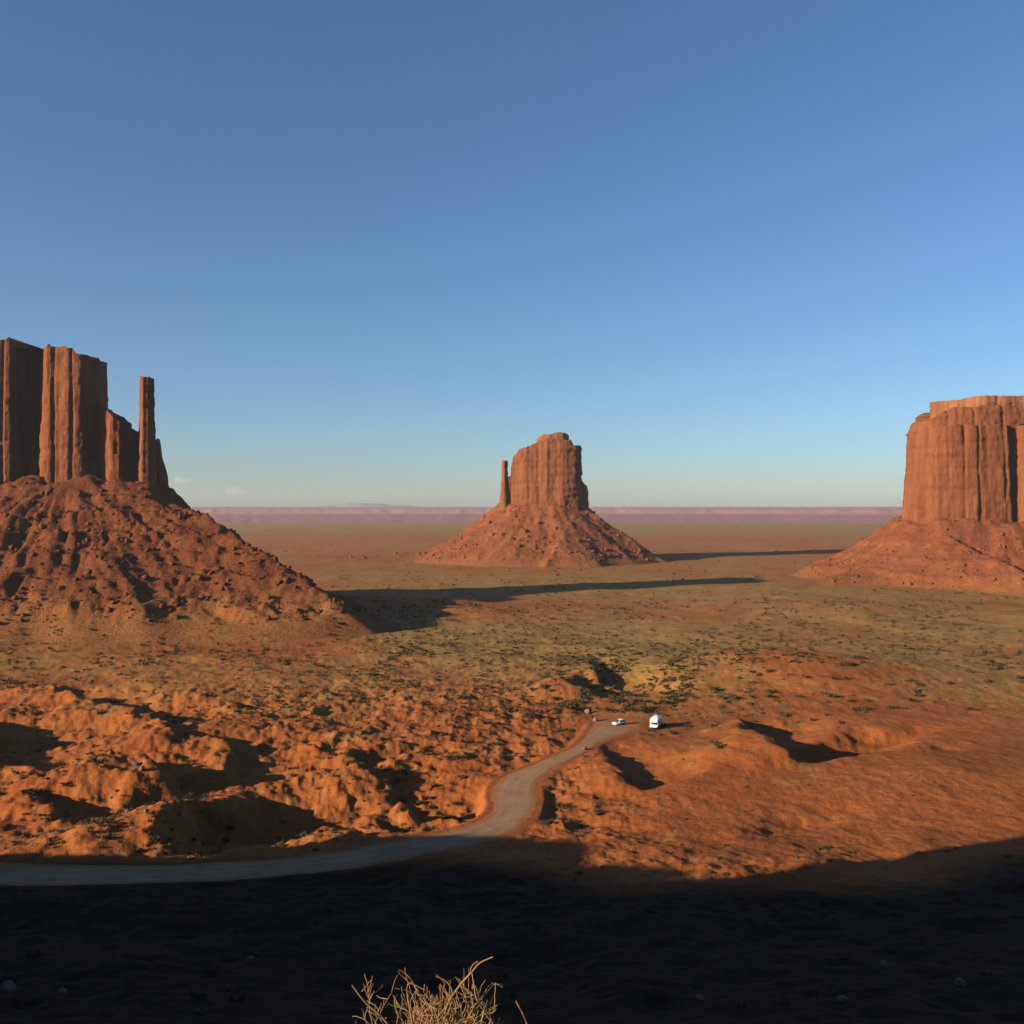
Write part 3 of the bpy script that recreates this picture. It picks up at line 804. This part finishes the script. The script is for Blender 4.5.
# ------------------------------------------------------------------ boulders
def boulder_mesh(seed, n=14):
    rg = np.random.default_rng(seed)
    import bmesh
    bm = bmesh.new(); bmesh.ops.create_icosphere(bm, subdivisions=3, radius=1)
    pl = rg.normal(size=(n, 3)); pl /= np.linalg.norm(pl, axis=1)[:, None]; off = rg.uniform(.6, .95, n)
    for v in bm.verts:
        c = np.array(v.co)
        for p_, f_ in zip(pl, off):
            e = c @ p_ - f_
            if e > 0: c = c - p_ * e
        c = c * (1 + .06 * rg.normal()) if False else c
        v.co = c
    V = np.array([v.co for v in bm.verts]); F = np.array([[q.index for q in f.verts] for f in bm.faces]); bm.free()
    return V, F
bms = [boulder_mesh(s) for s in (1, 2, 3)]
fb = {}
def boulder(px, py, r, lb, gp=None, k=0, sq=.8):
    x, y, _ = hit(px, py)[0]
    if k not in fb:
        o = mesh_np('boulder', bms[k][0], bms[k][1], M_rock, smooth=False); fb[k] = o
    else:
        o = fb[k].copy(); COL.objects.link(o)
    o.location = (x, y, float(zz(np.array([x]), np.array([y]))[0]) + r * .3); o.scale = (r, r * .9, r * sq); o.rotation_euler = (0, 0, px * .7)
    tag(o, lb, 'boulder', gp)
boulder(588, 713, 1.5, 'grey boulder at the head of the pale dirt road, left of the parked vehicles')
boulder(595, 721, 1.0, 'small pale boulder standing at the head of the road beside the larger grey one', k=1, sq=1.3)
boulder(584, 750, 1.0, 'grey boulder on the right verge where the dirt road narrows', k=2)
for q, (px, py, r) in enumerate([(135, 783, 1.0), (142, 788, .8), (127, 806, .7), (118, 770, .8), (146, 832, .7), (203, 820, .7), (228, 828, .6)]):
    boulder(px, py, r, 'pale boulder lying by the edge of a shadowed gully at the left', 'boulders by the left gullies', q % 3)
for q, (px, py, r) in enumerate([(8, 990, .8), (62, 993, .4), (842, 1008, .45), (885, 970, .5), (700, 1000, .4), (250, 960, .5), (960, 990, .6)]):
    boulder(px, py, r, 'dim boulder lying on the shaded slope in the foreground', 'boulders on the shaded foreground slope', q % 3)

# ------------------------------------------------------------------ vehicles
class MB:
    def __init__(s): s.V = []; s.F = []
    def prism(s, prof_, x0, x1, bev=0):
        """profile in (y, z) extruded along x, with its sides drawn in by bev"""
        n = len(prof_); b0 = len(s.V); P = np.array(prof_, float); c = P.mean(0)
        rings = [(x0, 1 - bev), (x0 + (x1 - x0) * .08, 1), (x1 - (x1 - x0) * .08, 1), (x1, 1 - bev)] if bev else [(x0, 1), (x1, 1)]
        for x, k in rings:
            for p in P: q = c + (p - c) * k; s.V.append((x, q[0], q[1]))
        for r in range(len(rings) - 1):
            for i in range(n):
                a = b0 + r * n + i; b = b0 + r * n + (i + 1) % n
                s.F.append((a, b, b + n, a + n))
        s.F.append(tuple(b0 + i for i in reversed(range(n)))); e = b0 + (len(rings) - 1) * n
        s.F.append(tuple(e + i for i in range(n))); return s
    def box(s, x0, x1, y0, y1, z0, z1): return s.prism([(y0, z0), (y1, z0), (y1, z1), (y0, z1)], x0, x1)
    def wheel(s, x0, x1, y, z, r, n=18):
        return s.prism([(y + r * math.cos(2 * math.pi * i / n), z + r * math.sin(2 * math.pi * i / n)) for i in range(n)], x0, x1, .1)
    def build(s, name, mat, parent):
        return mesh_np(name, s.V, s.F, mat, parent, smooth=False)
M_white = plain_material('white vehicle paint', (.80, .80, .80), .35, .5, var=.03)
M_silver = plain_material('pale grey vehicle paint', (.50, .52, .56), .35, .5, var=.03)
M_glass = plain_material('dark tinted glass', (.02, .025, .03), .08, .6)
M_tyre = plain_material('tyre rubber', (.02, .02, .02), .9, .1)
M_rim = plain_material('wheel rim metal', (.45, .45, .46), .35, .5, .8)
M_lamp = plain_material('headlight glass', (.75, .75, .72), .15, .6)
M_red = plain_material('tail light red', (.35, .02, .02), .3, .5)
M_trim = plain_material('dark bumper plastic', (.05, .05, .055), .6, .3)

def wheels(root, xw, ys, r):
    for y in ys:
        for sgn in (-1, 1):
            w_ = empty('wheel', (0, 0, 0)); w_.parent = root
            x = sgn * xw
            MB().wheel(x - .12, x + .12, y, r, r).build('tyre', M_tyre, w_)
            MB().wheel(x + sgn * .125 - .02, x + sgn * .125 + .02, y, r, r * .58).build('rim', M_rim, w_)

def ground_at(px, py):
    x, y, _ = hit(px, py)[0]
    return (x, y, float(terr(np.array([x]), np.array([y]))[0]))

# boxy motorhome, front (-y) towards the viewer
rv = empty('motorhome', ground_at(656, 727), math.radians(-22))
tag(rv, 'tall boxy white motorhome parked on the sand at the head of the dirt road', 'motorhome')
MB().prism([(-3.2, .45), (3.2, .45), (3.2, 3.25), (-2.3, 3.25), (-3.0, 2.95), (-3.1, 2.2), (-2.5, 2.05), (-2.75, 1.35), (-3.25, 1.1)], -1.2, 1.2, .03).build('body', M_white, rv)
MB().prism([(-2.83, 1.38), (-2.56, 2.03), (-2.53, 2.03), (-2.78, 1.38)], -1.0, 1.0).build('windshield', M_glass, rv)
for sgn in (-1, 1):
    MB().box(sgn * 1.205 - .015, sgn * 1.205 + .015, -.9, .5, 1.7, 2.4).build('side_window', M_glass, rv)
    MB().box(sgn * 1.205 - .015, sgn * 1.205 + .015, 1.3, 2.5, 1.7, 2.4).build('side_window', M_glass, rv)
    MB().box(sgn * .85 - .18, sgn * .85 + .18, -3.29, -3.2, .85, 1.06).build('headlight', M_lamp, rv)
    MB().box(sgn * 1.36 - .1, sgn * 1.36 + .1, -2.75, -2.62, 1.4, 1.75).build('mirror', M_trim, rv)
MB().box(-1.15, 1.15, -3.38, -3.24, .42, .68).build('bumper', M_trim, rv)
d_ = MB().box(1.2, 1.225, .55, 1.2, .6, 2.5).build('door', M_white, rv)
MB().box(1.225, 1.25, .62, .72, 1.45, 1.52).build('handle', M_trim, d_)
MB().box(-.45, .45, .2, 1.1, 3.25, 3.5).build('roof_unit', M_white, rv)
wheels(rv, 1.02, (-2.0, 1.9), .42)

# car, front towards the viewer and the sun
cr = empty('parked_car', ground_at(619, 725), math.radians(-58))
tag(cr, 'small pale grey car with a white bonnet parked left of the tall motorhome', 'car')
MB().prism([(-2.2, .35), (2.2, .35), (2.25, .95), (2.1, 1.05), (-1.0, 1.05), (-2.1, .9), (-2.25, .7)], -.9, .9, .05).build('body', M_silver, cr)
MB().prism([(-1.0, 1.04), (2.05, 1.04), (1.75, 1.68), (1.4, 1.74), (-.1, 1.74)], -.78, .78, .05).build('cabin', M_silver, cr)
MB().prism([(-2.08, .93), (-1.02, 1.07), (-1.02, 1.09), (-2.08, .95)], -.74, .74).build('bonnet', M_white, cr)
MB().prism([(-.97, 1.12), (-.17, 1.69), (-.22, 1.73), (-1.03, 1.13)], -.66, .66).build('windshield', M_glass, cr)
MB().prism([(2.01, 1.12), (1.76, 1.62), (1.81, 1.64), (2.06, 1.13)], -.64, .64).build('rear_window', M_glass, cr)
for sgn in (-1, 1):
    MB().prism([(-.6, 1.12), (.6, 1.12), (.6, 1.62), (0, 1.62)], sgn * .79 - .012, sgn * .79 + .012).build('side_window', M_glass, cr)
    MB().prism([(.7, 1.12), (1.7, 1.12), (1.5, 1.62), (.7, 1.62)], sgn * .79 - .012, sgn * .79 + .012).build('side_window', M_glass, cr)
    MB().box(sgn * .66 - .16, sgn * .66 + .16, -2.26, -2.15, .68, .84).build('headlight', M_lamp, cr)
    MB().box(sgn * .72 - .12, sgn * .72 + .12, 2.2, 2.28, .75, .93).build('tail_light', M_red, cr)
wheels(cr, .82, (-1.4, 1.35), .34)

# ------------------------------------------------------------------ the dry shrub at the viewer's feet
def tubes(paths, name, mat, parent):
    V = []; F = []
    for P, r0, r1 in paths:
        P = np.array(P); n = len(P)
        T = np.gradient(P, axis=0); T /= np.linalg.norm(T, axis=1)[:, None] + 1e-9
        A = np.cross(T, [.3, .2, 1.0]); A /= np.linalg.norm(A, axis=1)[:, None] + 1e-9; B = np.cross(T, A)
        b0 = len(V)
        for k in range(n):
            r = r0 + (r1 - r0) * k / (n - 1)
            for q in range(4):
                a = q * math.pi / 2; V.append(P[k] + r * (math.cos(a) * A[k] + math.sin(a) * B[k]))
        for k in range(n - 1):
            for q in range(4):
                F.append((b0 + 4 * k + q, b0 + 4 * k + (q + 1) % 4, b0 + 4 * k + 4 + (q + 1) % 4, b0 + 4 * k + 4 + q))
    return mesh_np(name, np.array(V), np.array(F), mat, parent)
M_straw = plain_material('dry straw twigs', (.27, .155, .062), .8, .2, var=.35, scale=9)
M_stem = plain_material('dry woody stems', (.20, .115, .05), .85, .2, var=.3, scale=9)
SYD = 4.0
sxp = lambda px: (px - 512) / FPX * SYD
szp = lambda py: CAMZ - (py - HOR) / FPX * SYD
bx_, bz_ = sxp(440), float(terr(np.array([sxp(440)]), np.array([SYD]))[0])
sh = empty('dry_shrub', (bx_, SYD, bz_))
tag(sh, 'golden dry leafless shrub catching the sun at the bottom edge of the picture', 'shrub')
rg = np.random.default_rng(5)
stems = []; twigs = []; fine = []
def path(p, d, L, n, bend):
    out = [np.array(p, float)]; d = np.array(d, float); d /= np.linalg.norm(d)
    for _ in range(n):
        d = d + rg.normal(size=3) * bend; d /= np.linalg.norm(d); out.append(out[-1] + d * L / n)
    return out
def grow(p, d, L, lvl):
    P = path(p, d, L, 6 if lvl < 2 else 4, .16)
    (stems if lvl == 0 else twigs if lvl == 1 else fine).append((P, (.0034, .0022, .0016)[lvl], (.0022, .0015, .0011)[lvl]))
    if lvl >= 2: return
    for q in range(5 if lvl == 0 else 4):
        i = rg.integers(2, len(P)); dd = (P[i] - P[i - 1]); dd /= np.linalg.norm(dd)
        grow(P[i], dd + rg.normal(size=3) * .55 + [0, 0, .15], L * rg.uniform(.28, .5), lvl + 1)
for q in range(105):
    a = rg.uniform(0, 2 * math.pi); out_ = rg.uniform(.03, .45)
    d = np.array([math.cos(a) * out_, math.sin(a) * out_ * .7, 1.0])
    L = rg.uniform(.38, .50) * (1 - .25 * out_ * out_) * (1.0 if abs(math.cos(a) * out_) < .5 else .95)
    grow((rg.normal() * .07, rg.normal() * .06, -.02), d, L, 0)
def kept(L):
    lo, hi, zt_ = sxp(352) - bx_, sxp(505) - bx_, szp(976) - bz_
    return [p for p in L if all(lo < q[0] < hi and q[2] < zt_ for q in p[0])]
stems, twigs, fine = kept(stems), kept(twigs), kept(fine)
def to_local(px, py, dy=0): return np.array([sxp(px) - bx_, dy, szp(py) - bz_])
def fixed(pts, r0, r1): stems.append((catmull(np.array([to_local(*p) for p in pts]), 4), r0, r1))
fixed([(440, 1060), (446, 1010), (458, 988), (472, 972), (480, 963), (493, 957)], .006, .003)
fixed([(470, 974), (472, 966), (478, 961)], .003, .002)
fixed([(472, 972), (474, 985), (477, 1000), (488, 1016)], .003, .0025)
fixed([(408, 1050), (385, 1020), (366, 1003), (352, 985)], .005, .003)
fixed([(418, 1050), (410, 1010), (408, 984), (425, 990)], .004, .0025)
fixed([(436, 1050), (452, 1000), (448, 983), (436, 976)], .004, .0025)
fixed([(450, 1050), (456, 1005), (444, 990), (440, 984)], .004, .0025)
tubes(stems, 'stems', M_stem, sh); tubes(twigs, 'twigs', M_straw, sh); tubes(fine, 'fine_twigs', M_straw, sh)
st_x = sxp(528)
st = tubes([([np.array([st_x + .05, SYD, float(terr(np.array([st_x]), np.array([SYD]))[0]) - .02]), np.array([sxp(527), SYD, szp(1024)]), np.array([sxp(522), SYD, szp(1012)]), np.array([sxp(516), SYD, szp(1001)])], .004, .0025)], 'dry_stalk', M_straw, None)
tag(st, 'single dry grass stalk leaning beside the golden shrub', 'stalk')

# ------------------------------------------------------------------ clouds low over the horizon
def cloud(px, py, wpx, hpx, seed, label):
    D = 9800.0; s = D / FPX
    m = bpy.data.materials.new('thin cloud vapour'); m.use_nodes = True; t = m.node_tree
    t.nodes.remove(t.nodes['Principled BSDF'])
    v = N(t, 'ShaderNodeVolumePrincipled'); v.inputs['Color'].default_value = (1, .95, .92, 1); v.inputs['Density'].default_value = .002
    v.inputs['Anisotropy'].default_value = .1
    t.links.new(v.outputs[0], t.nodes['Material Output'].inputs['Volume'])
    import bmesh
    rg = np.random.default_rng(seed); bm = bmesh.new()
    from mathutils import Matrix
    for q in range(9):
        fx = rg.uniform(-1, 1); r = (1 - abs(fx)) * .75 + .22
        bmesh.ops.create_icosphere(bm, subdivisions=3, radius=1, matrix=Matrix.Translation((fx * wpx * .5 * s, rg.uniform(-.3, .3) * wpx * s * .4, r * hpx * .35 * s)) @ Matrix.Diagonal((wpx * s * .22 * r + 6, wpx * s * .2 * r + 6, hpx * s * .5 * r, 1)))
    V = np.array([v_.co for v_ in bm.verts]); F = np.array([[q.index for q in f.verts] for f in bm.faces]); bm.free()
    V = V * (1 + .1 * fbm(V[:, 0] / 40, V[:, 2] / 25, seed, 3)[:, None])
    o = mesh_np('cloud', V, F, m)
    o.location = ((px - 512) / FPX * D, D, CAMZ - (py - HOR) / FPX * D)
    tag(o, label, 'cloud', 'small clouds low over the horizon')
cloud(180, 482, 24, 7, 3, 'small pale pink puff of cloud nearest the left butte')
cloud(232, 494, 24, 11, 4, 'pale pink cloud just above the horizon, farther from the left butte')

# ------------------------------------------------------------------ haze
hm = bpy.data.materials.new('dusty air'); hm.use_nodes = True; t = hm.node_tree
t.nodes.remove(t.nodes['Principled BSDF'])
v = N(t, 'ShaderNodeVolumePrincipled'); v.inputs['Color'].default_value = (.86, .86, .92, 1); v.inputs['Density'].default_value = 3.8e-5; v.inputs['Anisotropy'].default_value = .2
t.links.new(v.outputs[0], t.nodes['Material Output'].inputs['Volume'])
b_ = MB().box(-9300, 9300, -9300, 9300, -14, 210)
hz = b_.build('haze', hm, None)
tag(hz, kind='stuff')
